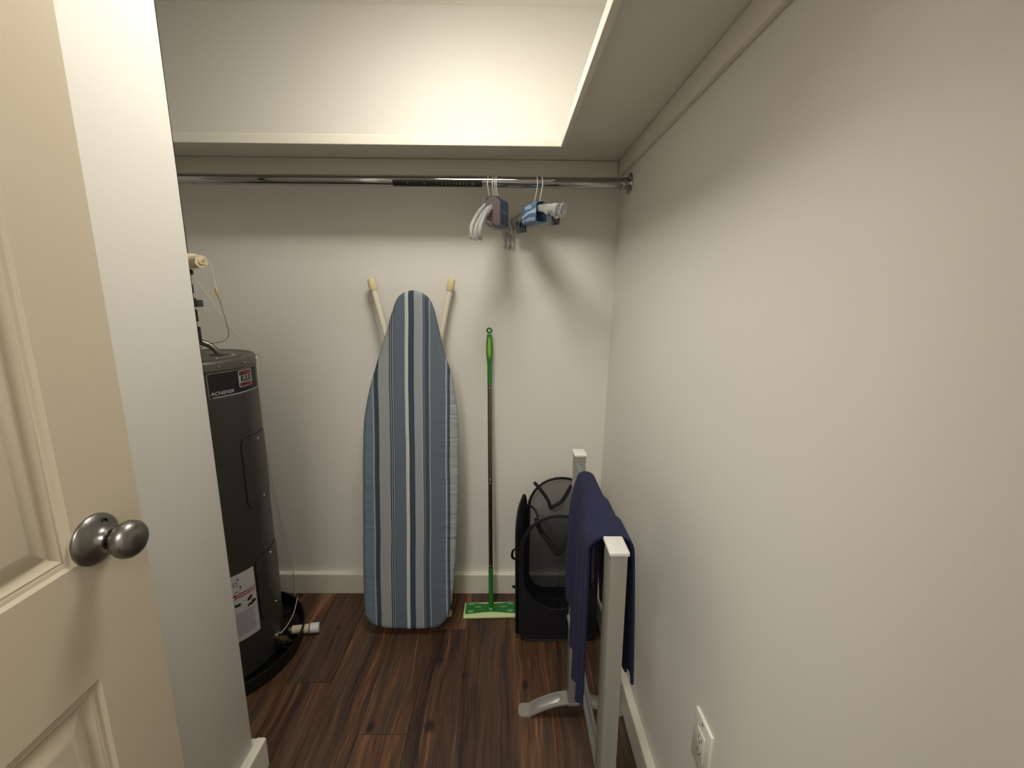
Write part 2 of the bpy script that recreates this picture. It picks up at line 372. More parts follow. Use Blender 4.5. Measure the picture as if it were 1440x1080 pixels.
# ================================================================== SHELF, CLEATS, ROD
XS, YS, ZT, ZB, ZU = .1816, 1.6797, 1.9696, 1.9366, 1.9587
sh = thing('corner_shelf', (-.3, 1.8, ZU), 'white painted L-shaped closet shelf running round the back and right walls', 'shelf')
mb = MB().box(XA, xr(1.96), YS+.016, D, ZU, ZT); mb.build('shelf_board', M_shelf, sh)
mb = MB().box(XS+.016, xr(1.96), .01, YS+.016, ZU, ZT); mb.build('shelf_board', M_shelf, sh)
MB().box(XA, XS+.016, YS, YS+.016, ZB, ZT, bev=.0015, seg=1).build('shelf_edge', M_trim, sh)
MB().box(XS, XS+.016, .01, YS+.0005, ZB, ZT, bev=.0015, seg=1).build('shelf_edge', M_trim, sh)
def cleat(name, x0, x1, y0, y1, fn=None): return MB().box(x0, x1, y0, y1, 1.8978, ZU-.0005, bev=.004, seg=2, fn=fn).build(name, M_shelf, sh)
cleat('cleat', XA, xr(1.93)-.018, D-.026, D)
cleat('cleat', xr(1.93)-.018, xr(1.93), .01, D)
# rod
RY, RZ, RR = 1.7818, 1.8425, .0190
rod = thing('closet_rod', (-.55, RY, RZ), 'long chrome closet rod under the back shelf', 'rod')
MB().cyl((XA+.002, RY, RZ), (-.45, RY, RZ), RR*.94, 32).build('rod_tube', M_chrome, rod)
MB().cyl((-.47, RY, RZ), (.432, RY, RZ), RR, 32).build('rod_sleeve', M_chrome, rod)
def rodp(x, a, e=.0004): a = math.radians(a); return Vector((x, RY-(RR+e)*math.cos(a), RZ+(RR+e)*math.sin(a)))
def rodstrip(mb, x0, x1, a0, a1, e, n=6):
    for k in range(n): mb.face([rodp(x0, a0+(a1-a0)*k/n, e), rodp(x1, a0+(a1-a0)*k/n, e), rodp(x1, a0+(a1-a0)*(k+1)/n, e), rodp(x0, a0+(a1-a0)*(k+1)/n, e)])
mb = MB(); rodstrip(mb, -.432, -.100, -72, 2, .0004, 8); lbl = mb.build('rod_label', M_pblack, rod)
mb = MB()
for x0, wd in ((-.378, .004), (-.318, .006), (-.270, .003), (-.250, .003), (-.236, .004), (-.222, .003), (-.208, .004), (-.196, .003), (-.184, .005), (-.170, .003), (-.158, .004), (-.140, .012)): rodstrip(mb, x0, x0+wd, -48, -22, .0008, 3)
mb.build('label_print', mat('print_olive', (104, 98, 62), .6), lbl)['kind'] = 'stuff'
xw = xr(RZ)
MB().lathe([(0, -.034), (.0205, -.034), (.0215, -.030), (.0215, -.010), (.026, -.008), (.036, -.006), (.038, -.002), (.038, 0), (0, 0)], (xw-.0005, RY, RZ), 'x', 40).build('flange', M_chrome, rod)
for a in (.6, 2.7, 4.8): MB().lathe([(0, -.0105), (.003, -.010), (.0045, -.008), (.0045, -.005)], (xw-.001, RY+.031*math.cos(a), RZ+.031*math.sin(a)), 'x', 12).build('screw', M_chrome, rod)

# ================================================================== DOOR
DX, DT = -.7008, .035
dr = bpy.data.objects.new('door_1', None); dr.location = (DX-DT/2, .027, .01); C.objects.link(dr); dr['kind'] = 'structure'
Y0, Y1, Z0, Z1 = .027, .7886, .01, 2.03
cols = [(.161, .353), (.463, .656)]; rows = [(.25, .775), (.990, 1.60), (1.71, 1.91)]
def door_face(mb, x):
    ys = [Y0]+[v for c in cols for v in c]+[Y1]; zs = [Z0]+[v for r in rows for v in r]+[Z1]
    for i in range(len(ys)-1):
        for j in range(len(zs)-1):
            if (i % 2 == 1) and (j % 2 == 1): continue
            mb.face([(x, ys[i], zs[j]), (x, ys[i+1], zs[j]), (x, ys[i+1], zs[j+1]), (x, ys[i], zs[j+1])])
mb = MB(); door_face(mb, DX); door_face(mb, DX-DT)
for a, b in (((Y0, Z0), (Y1, Z0)), ((Y1, Z0), (Y1, Z1)), ((Y1, Z1), (Y0, Z1)), ((Y0, Z1), (Y0, Z0))):
    mb.face([(DX, a[0], a[1]), (DX, b[0], b[1]), (DX-DT, b[0], b[1]), (DX-DT, a[0], a[1])])
bmesh.ops.remove_doubles(mb.bm, verts=mb.bm.verts, dist=1e-5)
mb.build('door_leaf', M_door, dr)
prof = [(0, 0), (.002, -.0012), (.006, -.0040), (.011, -.0052), (.0135, -.0064), (.0155, -.0062), (.0175, -.0058), (.024, -.0105), (.028, -.0140), (.031, -.0148), (.058, -.0025), (.062, -.0020)]
for c in cols:
    for r in rows:
        mb = MB()
        for sx, s in ((DX, 1), (DX-DT, -1)):
            prev = None
            for d, h in prof:
                ring = [mb.bm.verts.new(p) for p in ((sx+s*h, c[0]+d, r[0]+d), (sx+s*h, c[1]-d, r[0]+d), (sx+s*h, c[1]-d, r[1]-d), (sx+s*h, c[0]+d, r[1]-d))]
                if prev:
                    for k in range(4): mb.bm.faces.new((prev[k], prev[(k+1) % 4], ring[(k+1) % 4], ring[k]))
                prev = ring
            mb.bm.faces.new(prev)
        o = mb.build('door_panel', M_door, dr, ang=20)
kn = MB()
KY, KZ = .692, 1.0165
kn.lathe([(0, 0), (.0435, 0), (.0435, .003), (.0425, .0055), (.034, .0105), (.024, .0165), (.0185, .021), (.0175, .025), (.0165, .027), (.0125, .027), (.0125, .021), (0, .021)], (DX, KY, KZ), 'x', 56)
ro = kn.build('rosette', M_nickel, dr, ang=40)
kn = MB().lathe([(.0112,.018),(.0112,.034),(.013,.037),(.020,.0405),(.027,.0455),(.0310,.052),(.0322,.058),(.031,.0645),(.0270,.0705),(.0205,.0750),(.0120,.0778),(0,.0785)], (DX, KY, KZ), 'x', 56)
kb = kn.build('door_knob', M_nickel, dr, ang=60)
a = 1.25
MB().lathe([(.0055, .001), (.0055, .014), (.0045, .0145), (.0042, .0125), (.0, .0125)], (DX, KY+.030*math.cos(a), KZ+.030*math.sin(a)), 'x', 16).build('screw', M_pblack, ro)
# hinges on the far edge behind the camera
for z in (.25, 1.0, 1.8): MB().cyl((DX+.002, .022, z), (DX+.002, .022, z+.09), .006, 12).build('hinge', M_nickel, dr)

# ================================================================== CEILING LAMP
cl = thing('ceiling_light', (LX, LY, ZC), 'oval flush ceiling light with a frosted diffuser above the closet floor', 'lamp')
MB().lathe([(0, 0), (.16, 0), (.165, -.01), (.16, -.025), (0, -.025)], (LX, LY, ZC), 'z', scale=(1.7, 1.25)).build('lamp_base', M_pvc, cl)
MB().lathe([(.13, -.0255), (.128, -.032), (.115, -.042), (.08, -.050), (.04, -.053), (0, -.054)], (LX, LY, ZC), 'z', scale=(1.7, 1.25)).build('diffuser', M_lamp, cl)
hl = thing('ceiling_light', (HLX, HLY, ZC), 'round flush ceiling light in the hall outside the closet doorway', 'lamp')
MB().lathe([(0, 0), (.26, 0), (.265, -.01), (.26, -.02), (0, -.02)], (HLX, HLY, ZC), 'z').build('lamp_base', M_pvc, hl)
MB().lathe([(.25, -.0205), (.24, -.05), (.20, -.08), (.12, -.105), (0, -.115)], (HLX, HLY, ZC), 'z').build('diffuser', M_lamp2, hl)

# ================================================================== OUTLET
def ob(mb, y0, y1, z0, z1, t0, t1, bev=0): return mb.box(t0, t1, y0, y1, z0, z1, bev=bev, fn=lambda c: (xr(c.z)-c.x, c.y, c.z))
ot = thing('wall_outlet', (xr(.455), .80, .391), 'cream electrical outlet plate on the right wall above the baseboard', 'outlet')
ob(MB(), .761, .839, .391, .518, -.001, .0065, .003).build('cover_plate', M_outlet, ot)
rc = ob(MB(), .782, .818, .421, .488, .005, .0085, .0015).build('receptacle', M_outlet, ot)
mb = MB()
for zc in (.438, .472):
    for dy, hh in ((-.007, .008), (.006, .0065)): ob(mb, .80+dy-.0012, .80+dy+.0012, zc-hh/2, zc+hh/2, .008, .0088)
    mb.lathe([(.0026, -.0003), (0, -.0003)], (xr(zc)-.0086, .8, zc-.0105), 'x', 12)
mb.build('slots', M_dark, rc)
for z in (.400, .509): MB().lathe([(.0035, 0), (.0033, -.0012), (0, -.0016)], (xr(z)-.0063, .8, z), 'x', 14).build('screw', M_steel, ot)

# ================================================================== WATER HEATER
HX, HY, HR = -1.143, 1.558, .219
wh = thing('water_heater', (HX, HY, .018), 'tall dark grey cylindrical electric water heater in the alcove', 'water heater')
MB().lathe([(0, .018), (HR, .018), (HR, 1.180), (HR-.001, 1.181)], (HX, HY, 0), 'z', 96).build('tank', M_tank, wh)
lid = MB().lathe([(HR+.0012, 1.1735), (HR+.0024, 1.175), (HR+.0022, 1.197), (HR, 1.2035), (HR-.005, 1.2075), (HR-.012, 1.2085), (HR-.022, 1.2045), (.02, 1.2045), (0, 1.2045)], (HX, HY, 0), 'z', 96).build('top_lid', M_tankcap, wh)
def hp(a, z, dr_=0): a = math.radians(a); return Vector((HX+(HR+dr_)*math.cos(a), HY+(HR+dr_)*math.sin(a), z))
for a in (-30, -4, 24, -60, -90): MB().tube([hp(a, 1.189, .001), hp(a, 1.189, .0055)], [.0045, .003], 12).build('screw', M_steel, lid)
# raised cover plate on the lid, and its screws
MB().lathe([(.172, 1.2040), (.173, 1.2070), (.168, 1.2085), (0, 1.2085)], (HX+.012, HY-.008, 0), 'z', 60).build('lid_plate', M_tankcap, lid)
for dx, dy in ((.13, .05), (.10, -.10), (.135, -.05)): MB().lathe([(.004, 0), (.003, .002), (0, .0026)], (HX+.02+dx, HY-.01+dy, 1.2082), 'z', 12).build('screw', M_steel, lid)
def patch(a0, a1, z0, z1, dr_, corner=0, n=24, back=None, cut=0):
    """curved plate on the tank; a rounded outline, given its own thickness"""
    mb = MB(); w = math.radians(a1-a0)*HR; h = z1-z0; pts = []
    c = corner
    for cx, cy, s in ((c, c, PI), (w-c, c, 1.5*PI), (w-c, h-c, 0), (c, h-c, .5*PI)):
        for k in range(6 if c else 1):
            t = s+(PI/2)*k/5; pts.append((cx+c*math.cos(t), cy+c*math.sin(t)))
    # sweep columns so that the plate follows the curve
    N = n; cols_ = []
    for i in range(N+1):
        x = w*i/N; e = .0
        if c and x < c: e = c-math.sqrt(max(0, c*c-(c-x)**2))
        if c and x > w-c: e = c-math.sqrt(max(0, c*c-(x-(w-c))**2))
        cols_.append((a0+math.degrees(x/HR), z0+e, z1-e))
    F = [(mb.bm.verts.new(hp(a, lo, dr_)), mb.bm.verts.new(hp(a, hi, dr_))) for a, lo, hi in cols_]
    G = [(mb.bm.verts.new(hp(a, lo, -.002)), mb.bm.verts.new(hp(a, hi, -.002))) for a, lo, hi in cols_]
    for i in range(N):
        mb.bm.faces.new((F[i][0], F[i+1][0], F[i+1][1], F[i][1])); mb.bm.faces.new((F[i][0], G[i][0], G[i+1][0], F[i+1][0])); mb.bm.faces.new((F[i][1], F[i+1][1], G[i+1][1], G[i][1]))
    for i in (0, N): mb.bm.faces.new((F[i][0], F[i][1], G[i][1], G[i][0]))
    return mb
def hmap(ac, zc): return lambda x, y, e: hp(ac+math.degrees(x/HR), zc+y, e)
# name badge
bd = patch(-40.2, 17, 1.0815, 1.1695, .0012, .006).build('name_badge', mat('badge_border', (112, 110, 102), .4), wh)
patch(-39.4, 16.2, 1.0835, 1.1675, .0016, .005).build('badge_face', M_pblack, bd)
patch(-37.2, 16.2, 1.0870, 1.0892, .0020).build('badge_line', M_plight, bd)
text('ACHIEVER', .0165, hmap(-29, 1.1005), 'badge_text', M_plight, bd, shear=.3, ext=.0022, wid=1.0)
patch(-12.8, 5.2, 1.1060, 1.1640, .0018, .005).build('emblem_border', M_plight, bd)
patch(-12.2, 4.6, 1.1075, 1.1625, .0021, .005).build('emblem', M_pblack, bd)
def wavy(z0, z1, name, m, ph, e):
    mb = MB(); n = 24; A = []
    for i in range(n+1):
        t = i/n; a = -11.8+16.0*t; wv_ = .0040*math.sin(2*PI*t+ph); up_ = z0 > 1.13
        A.append((mb.bm.verts.new(hp(a, z0+(wv_ if up_ else 0), e)), mb.bm.verts.new(hp(a, z1+(0 if up_ else wv_), e))))
    for i in range(n): mb.bm.faces.new((A[i][0], A[i+1][0], A[i+1][1], A[i][1]))
    mb.build(name, m, bd)
wavy(1.1500, 1.1615, 'emblem_wave', M_ered, 0, .0024); wavy(1.1085, 1.1190, 'emblem_wave', M_ered, 2.5, .0024)
patch(-12.4, 5.0, 1.1205, 1.1475, .0026).build('emblem_band', M_egrey, bd)
text('RUUD', .0285, hmap(-3.8, 1.1340), 'emblem_text', M_pblack, bd, bold=.0014, shear=.12, ext=.0030, wid=.70)
# service doors
for z0, z1 in ((.66, .922), (.205, .456)):
    pn = patch(-18.5, 24, z0, z1, .004, .022).build('access_panel', M_tank, wh)
    g = patch(-19.0, 24.5, z0-.0025, z1+.0025, .0008, .023).build('panel_seam', M_pblack, pn)
    for z in (z0+.018, z1-.018): MB().tube([hp(3, z, .003), hp(3, z, .0065)], [.004, .0025], 10).build('screw', M_steel, pn)
# warning label
lb = patch(-66, -20.8, .172, .437, .0012, 0, 30).build('warning_label', M_plight, wh)
patch(-65, -21.6, .345, .362, .0016, 0, 30).build('danger_band', M_pred, lb)
text('DANGER', .0165, hmap(-30.5, .3535), 'danger_text', M_plight, lb, bold=.0004, ext=.002)
mb = MB(); t0 = hmap(-41.6, .3535); mb.face([t0(-.006, -.0055, .002), t0(.006, -.0055, .002), t0(0, .006, .002)]); mb.build('warning_triangle', M_plight, lb)
def blob(cx, cz, pts, name, m):
    mb = MB(); f = hmap(cx, cz); mb.face([f(x, y, .0018) for x, y in pts]); mb.build(name, m, lb)
hand = [(-.018, -.004), (-.012, .002), (-.004, .001), (.004, .006), (.014, .008), (.016, -.001), (.006, -.006), (-.004, -.010), (-.008, -.006), (-.016, -.011)]
blob(-26, .303, hand, 'printed_hand', M_pblack); blob(-27, .325, [(-.014, -.006), (-.008, .004), (.004, .009), (.010, .004), (.004, -.003), (-.006, -.010)], 'printed_tap', M_pblack)
for ac in (-40, -37.5): blob(ac, .318, [(.006*math.cos(k*PI/5), .006*math.sin(k*PI/5)) for k in range(10)], 'printed_dial', M_pblack)
blob(-24.5, .309, [(-.012, -.001), (-.006, .005), (.006, .004), (.004, -.002)], 'printed_sleeve', M_pred)
mb = MB()
for k in range(13):
    z = .281-k*.0072; r_ = -24.0-(k*7 % 5)*.5; f0 = hmap(0, z)
    for q in range(8):
        a0, a1 = -58+q*(r_+58)/8, -58+(q+1)*(r_+58)/8
        mb.face([hp(a0, z, .0017), hp(a1, z, .0017), hp(a1, z+.0022, .0017), hp(a0, z+.0022, .0017)])
mb.build('printed_lines', M_pgrey, lb)['kind'] = 'stuff'
mb = MB()
for k, (z, a0, a1) in enumerate(((.418, -46, -35.5), (.414, -46, -35.5), (.386, -45, -34), (.3835, -45, -34), (.378, -45, -34), (.370, -45, -37))):
    mb.face([hp(a0, z, .0017), hp(a1, z, .0017), hp(a1, z+.003, .0017), hp(a0, z+.003, .0017)])
f = hmap(-39, .402)
for k in range(16):
    a, b = 2*PI*k/16, 2*PI*(k+1)/16
    mb.face([f(.008*math.cos(a), .008*math.sin(a), .0017), f(.008*math.cos(b), .008*math.sin(b), .0017), f(.0062*math.cos(b), .0062*math.sin(b), .0017), f(.0062*math.cos(a), .0062*math.sin(a), .0017)])
mb.build('printed_heading', M_pblack, lb)
# drain valve with two bright rods
vb = MB().tube([hp(1, .066, -.002), hp(-6, .066, .030)], [.011, .011], 14); vb.tube([hp(-3, .066, .026), hp(-5, .066, .055)], [.016, .0145], 8)
vv = vb.build('drain_valve', M_brass, wh)
MB().tube([hp(1, .066, -.001), hp(0, .066, .008)], [.019, .017], 20).build('valve_collar', M_steel, vv)
MB().tube([hp(-5, .066, .055), hp(-6, .062, .068)], [.010, .012], 12).build('valve_outlet', M_black, vv)
# flexible conduit arching out of the lid
pts = [(-1.19, 1.545, 1.262), (-1.14, 1.55, 1.268), (-1.095, 1.56, 1.262), (-1.060, 1.575, 1.246), (-1.040, 1.585, 1.222), (-1.036, 1.588, 1.208)]
MB().tube(pts, .0105, 12, smooth=6).build('flexible_conduit', M_conduit, wh)
MB().box(-1.058, -1.012, 1.570, 1.606, 1.2080, 1.2150, bev=.002).build('conduit_flange', M_conduit, wh)
# two lengths of pipework rising along the alcove
pp = thing('pipe_riser', (-1.053, 1.50, 1.2085), 'dark vertical water pipe with couplings rising from the heater lid', 'pipe')
MB().cyl((-1.053, 1.50, 1.2085), (-1.053, 1.50, ZC-.001), .012, 16).build('pipe', M_pipe, pp)
for z0, z1, r in ((1.255, 1.315, .020), (1.332, 1.372, .0175), (1.395, 1.410, .019), (1.425, 1.455, .015), (1.485, 1.502, .020), (1.555, 1.64, .013)):
    MB().lathe([(0, z0), (r*.9, z0), (r, z0+.002), (r, z1-.002), (r*.9, z1), (0, z1)], (-1.053, 1.50, 0), 'z', 8).build('coupling', M_pipe, pp)
MB().box(-1.048, -1.019, 1.484, 1.515, 1.381, 1.404, bev=.002).build('valve_handle', mat('slate_plastic', (52, 56, 54), .5), pp)
# cream nozzle fitting with cord
nz = thing('relief_fitting', (-1.0, 1.49, 1.527), 'cream ribbed plastic cylinder fitting held on the pipe above the heater', 'fitting')
nx = lambda pr: [(r, h) for r, h in pr]
mb = MB(); A = Vector((-1.075, 1.51, 1.530)); B = Vector((-.962, 1.445, 1.523)); dn = (B-A)
segs = [(0, .021), (.45, .021), (.47, .0235), (.58, .0235), (.60, .020), (.64, .020), (.65, .0225), (.70, .0225), (.72, .0195), (.93, .0185), (.96, .0195), (1.0, .0190)]
P_ = [A+dn*t for t, r in segs]; mb.tube(P_, [r for t, r in segs], 28)
nb = mb.build('fitting_body', M_cream, nz, ang=30)
MB().tube([B-dn*.02, B+dn*.03], [.011, .009], 16).build('fitting_nozzle', M_cream, nz)
# cords
c1 = [(-1.045, 1.5, 1.492), (-1.012, 1.52, 1.431), (-.986, 1.56, 1.335), (-.969, 1.62, 1.255), (-.947, 1.657, 1.214), (-.943, 1.684, 1.18), (-.955, 1.686, 1.08), (-.972, 1.705, .936), (-.984, 1.73, .78), (-1.010, 1.80, .587), (-1.036, 1.89, .319), (-1.02, 1.912, .116), (-1.020, 1.905, .004), (-.985, 1.86, .004), (-.955, 1.80, .062), (-.925, 1.70, .064), (-.905, 1.60, .082), (-.908, 1.556, .085)]
tag(MB().tube(c1, .0016, 6, smooth=6).build('cord', M_cord), 'long thin pale cord running from the pipe past the heater down to the floor', 'cord')
c2 = [(-.956, 1.441, 1.524), (-.950, 1.445, 1.533), (-.943, 1.455, 1.515), (-.940, 1.46, 1.48), (-.936, 1.46, 1.445), (-.929, 1.46, 1.407), (-.922, 1.46, 1.364), (-.915, 1.46, 1.32), (-.920, 1.47, 1.29), (-.945, 1.48, 1.27), (-.985, 1.49, 1.262), (-1.03, 1.50, 1.250), (-1.045, 1.50, 1.235)]
cc = thing('sensor_lead', (-.95, 1.46, 1.25), 'short thin lead with a tan connector looping from the cream fitting to the heater top', 'cord')
MB().tube(c2[:6], .0017, 6, smooth=6).build('lead', M_cord, cc)
MB().tube(c2[5:], .0011, 6, smooth=6).build('lead', mat('thin_wire', (96, 88, 74), .5), cc)
MB().tube([(-.939, 1.46, 1.440), (-.935, 1.46, 1.428), (-.929, 1.46, 1.407)], [.003, .0045, .0025], 10).build('connector', mat('tan_plastic', (176, 146, 92), .5), cc)
# drain pan: ring with a rolled lip, the heater stands in it
PR = .300
dp = thing('drain_pan', (HX, HY, 0), 'round black plastic drain pan under the water heater', 'pan')
MB().lathe([(0, 0), (PR-.012, 0), (PR-.006, .004), (PR, .056), (PR+.004, .060), (PR+.002, .064), (PR-.003, .064), (PR-.006, .059), (PR-.014, .012), (PR-.022, .009), (0, .009)], (HX, HY, 0), 'z', 96).build('pan', M_pan, dp)
for k in range(14):
    a = 2*PI*k/14; c, s = math.cos(a), math.sin(a)
    MB().box(HR+.008, PR-.024, -.003, .003, .008, .0178, fn=lambda q: (HX+q.x*c-q.y*s, HY+q.x*s+q.y*c, q.z)).build('rib', M_pan, dp)
# heater feet lift it onto the pan floor
for k in range(3):
    a = 2*PI*k/3+.4; MB().lathe([(.03, .0088), (.03, .0185), (0, .0185)], (HX+.15*math.cos(a), HY+.15*math.sin(a), 0), 'z', 16).build('foot', M_tank, wh)
pv = thing('drain_fitting', (-.84, 1.655, .007), 'short cream and white plastic drain pipe stub lying out of the black pan', 'pipe')
q0, q1 = Vector((-.905, 1.640, .029)), Vector((-.800, 1.661, .026)); dq = q1-q0
MB().tube([q0, q0+dq*.62], .0175, 28).build('pipe_stub', M_cream, pv)
MB().tube([q0+dq*.625, q0+dq*.66], .0165, 24).build('gasket', M_black, pv)
MB().tube([q0+dq*.665, q0+dq*.99], .0200, 28).build('coupling', M_pvc, pv)
MB().tube([q0-dq*.12, q0+dq*.02], .013, 16).build('pipe_nut', M_conduit, pv)

# ================================================================== IRONING BOARD
B0 = Vector((-.42, 1.640, .030)); vd = Vector((0, .195, 1.42)).normalized(); nd = Vector((0, -vd.z, vd.y))   # nd points to the room
OL = [(.029, 1.428), (.003, 1.422), (-.02, 1.409), (-.036, 1.388), (-.053, 1.343), (-.08, 1.255), (-.108, 1.165), (-.134, 1.080), (-.154, 1.005), (-.169, .927), (-.176, .868), (-.180, .749), (-.184, .478), (-.186, .263), (-.184, .093), (-.175, .046), (-.148, .018), (-.1, .003), (-.05, -.001), (.021, -.003), (.081, -.001), (.127, .006), (.151, .022), (.170, .050), (.186, .109), (.202, .264), (.212, .479), (.217, .75), (.215, .899), (.205, .988), (.187, 1.09), (.158, 1.177), (.140, 1.255), (.123, 1.33), (.106, 1.38), (.089, 1.404), (.062, 1.422)]
def crp(L, k):      # closed smoothing
    out = []; n = len(L)
    for i in range(n):
        p0, p1, p2, p3 = (Vector(L[(i+j-1) % n]) for j in range(4))
        for q in range(k):
            t = q/k; out.append(.5*((2*p1)+(p2-p0)*t+(2*p0-5*p1+4*p2-p3)*t*t+(3*p1-p0-3*p2+p3)*t**3))
    return out
OS = crp([p+(0,) for p in OL], 4)
cen = Vector((.005, .7, 0))
ib = thing('ironing_board', (B0.x, B0.y, 0), 'ironing board in a blue and grey striped cover leaning on the back wall', 'ironing board')
mb = MB(); n = len(OS); rings = []
def inset(k, d):
    a, b, c = OS[(k-1) % n], OS[k], OS[(k+1) % n]; t = (c-a).normalized(); nn = Vector((-t.y, t.x, 0))
    if nn.dot(cen-b) < 0: nn = -nn
    return b+nn*d
for d, h in ((.0200, 0.0), (.0110, -.0018), (.0045, -.0060), (0, -.0125), (-.0005, -.022), (.0015, -.034), (.010, -.042), (.028, -.042)):
    row = []
    for k in range(n):
        p = inset(k, d); wob = .0016*math.sin(k*2.3)*(1 if h < -.005 else 0)
        w_ = B0+Vector((1, 0, 0))*(p.x)+vd*p.y+nd*(h+wob); row.append(mb.bm.verts.new(w_))
    rings.append(row)
for A, B in zip(rings, rings[1:]):
    for k in range(n): mb.bm.faces.new((A[k], A[(k+1) % n], B[(k+1) % n], B[k]))
mb.bm.faces.new(rings[0]); mb.bm.faces.new(rings[-1][::-1])
# keep the cover's x measured from the board's middle line (root x)
mb.build('board_cover', M_stripe, ib, ang=60)
mb = MB()
def bp3(u, v, h): return B0+Vector((1, 0, 0))*u+vd*v+nd*h
mb.prism([bp3(*(inset(k, .006).xy), -.0435) for k in range(0, n, 2)], nd*-.012); mb.build('board_frame', M_legw, ib)
# folded legs behind the board: two tubes opening to capped feet at the top, crossbar and a cap at the bottom
for s, ft in ((-1, Vector((-.574, 1.902, 1.488))), (1, Vector((-.235, 1.902, 1.490)))):
    pv_ = bp3(.03+s*.045, .95, -.066); mb = MB(); d = (ft-pv_)
    mb.tube([pv_, pv_+d*.93], .0125, 16); lg = mb.build('leg', M_legw, ib)
    MB().tube([pv_+d*.91, pv_+d*.925, pv_+d*.985, pv_+d*1.0], [.0150, .0162, .0162, .0125], 18).build('foot_cap', M_capb, lg)
mb = MB().tube([bp3(-.155, .035, -.070), bp3(.172, .035, -.070)], .0115, 14); mb.tube([bp3(.0, .035, -.070), bp3(.02, .80, -.068)], .0115, 14); lg = mb.build('leg', M_legw, ib)
MB().tube([bp3(.140, .034, -.068), bp3(.173, .034, -.066), bp3(.180, .034, -.066)], [.0155, .0155, .010], 16).build('foot_cap', M_capb, lg)
MB().tube([bp3(-.15, .034, -.068), bp3(-.175, .034, -.066), bp3(-.182, .034, -.066)], [.0155, .0155, .010], 16).build('foot_cap', M_capb, lg)

# ================================================================== FLAT MOP
mp = thing('flat_mop', (-.07, 1.79, 0), 'green flat floor mop with a thin metal pole leaning against the back wall', 'mop')
def along(t, a=Vector((-.0705, 1.800, .030)), b=Vector((-.0805, 1.915, 1.297))): return a+(b-a)*t
HW, PY0, PY1 = .122, 1.742, 1.838
def padf(c, tap=.006):
    return (-.0715+c.x, c.y+(c.x)*.03, c.z)
mb = MB().box(-HW, HW, PY0, PY1, .0005, .013, bev=.005, seg=3, fn=padf); mb.build('cleaning_pad', M_pale, mp)
n_ = 28; mb = MB(); top = []; bot = []
for i in range(n_+1):
    t = -1+2*i/n_; x = t*(HW-.008); wst = .004+.011*math.cos(t*PI/2)**2 if abs(t) < 1 else .004
    y0 = PY0+.016+wst*.9; y1 = PY1-.007-wst*.8
    top.append((x, y0, y1))
V = [[mb.bm.verts.new(padf(Vector((x, y, z)))) for x, y0, y1 in top] for z, y in ()]
A = [(mb.bm.verts.new(padf(Vector((x, y0, .0185)))), mb.bm.verts.new(padf(Vector((x, (y0+y1)/2, .0215)))), mb.bm.verts.new(padf(Vector((x, y1, .0185))))) for x, y0, y1 in top]
Bv = [(mb.bm.verts.new(padf(Vector((x, y0-.001, .0125)))), mb.bm.verts.new(padf(Vector((x, y1+.001, .0125))))) for x, y0, y1 in top]
for i in range(n_):
    for k in (0, 1): mb.bm.faces.new((A[i][k], A[i+1][k], A[i+1][k+1], A[i][k+1]))
    mb.bm.faces.new((A[i][0], Bv[i][0], Bv[i+1][0], A[i+1][0])); mb.bm.faces.new((A[i][2], A[i+1][2], Bv[i+1][1], Bv[i][1]))
for i in (0, n_): mb.bm.faces.new((A[i][0], A[i][1], A[i][2], Bv[i][1], Bv[i][0]))
hd = mb.build('mop_head', M_padgreen, mp)
for sx in (-1, 1):
    for y in (1.768, 1.818):
        MB().lathe([(.0, .0225), (.009, .0222), (.011, .0205), (.011, .018)], padf(Vector((sx*.090, y, 0))), 'z', 20, scale=(1.35, .75)).build('cloth_gripper', M_cappad, hd)
MB().lathe([(.024, .0195), (.024, .023), (.017, .027), (.017, .0235), (0, .0235)], (-.0705, 1.795, 0), 'z', 28).build('swivel_socket', M_green, hd)
for sx, s_ in ((-1, 'easy'), (1, 'sure')):
    text(s_, .017, lambda x, y, e, sx=sx: padf(Vector((sx*.058+x, 1.795+y, .0222))), 'head_text', mat('print_pale_mark', (150, 196, 150), .5), hd, ext=0)
MB().tube([along(-.002), along(.02), along(.055), along(.14)], [.011, .0105, .0105, .0105], 16).build('lower_grip', M_green, mp)
MB().tube([along(.14), along(.46)], .0092, 16).build('pole', mat('mop_pole_lower', (86, 74, 66), .3, .85, ns=200, var=.04), mp)
MB().tube([along(.46), along(.80)], .0096, 16).build('pole', M_pole, mp)
for t in (.15, .455, .47, .79): MB().lathe([(.0022, 0), (.0018, -.0009), (0, -.0012)], along(t)+Vector((0, -.0094, 0)), 'y', 10).build('snap_button', M_white, mp)
hg = MB().tube([along(.80), along(.87), along(.885), along(.91), along(.94), along(.96), along(.972)], [.0098, .0098, .0115, .0152, .0138, .0110, .0095], 20).build('handle', M_green, mp)
MB().tube([along(.882)+Vector((0, -.006, 0)), along(.90)+Vector((0, -.0085, 0)), along(.918)+Vector((0, -.0095, 0)), along(.945)+Vector((0, -.0075, 0)), along(.965)+Vector((0, -.005, 0))], [.002, .0085, .0090, .0075, .005], 16).build('soft_grip', M_lime, hg)
mb = MB(); cR = along(.984); mb.tube([cR+Vector((.0095*math.cos(k*PI/12), 0, .0095*math.sin(k*PI/12))) for k in range(25)], .0042, 10, caps=False); mb.build('hanging_loop', M_green, hg)

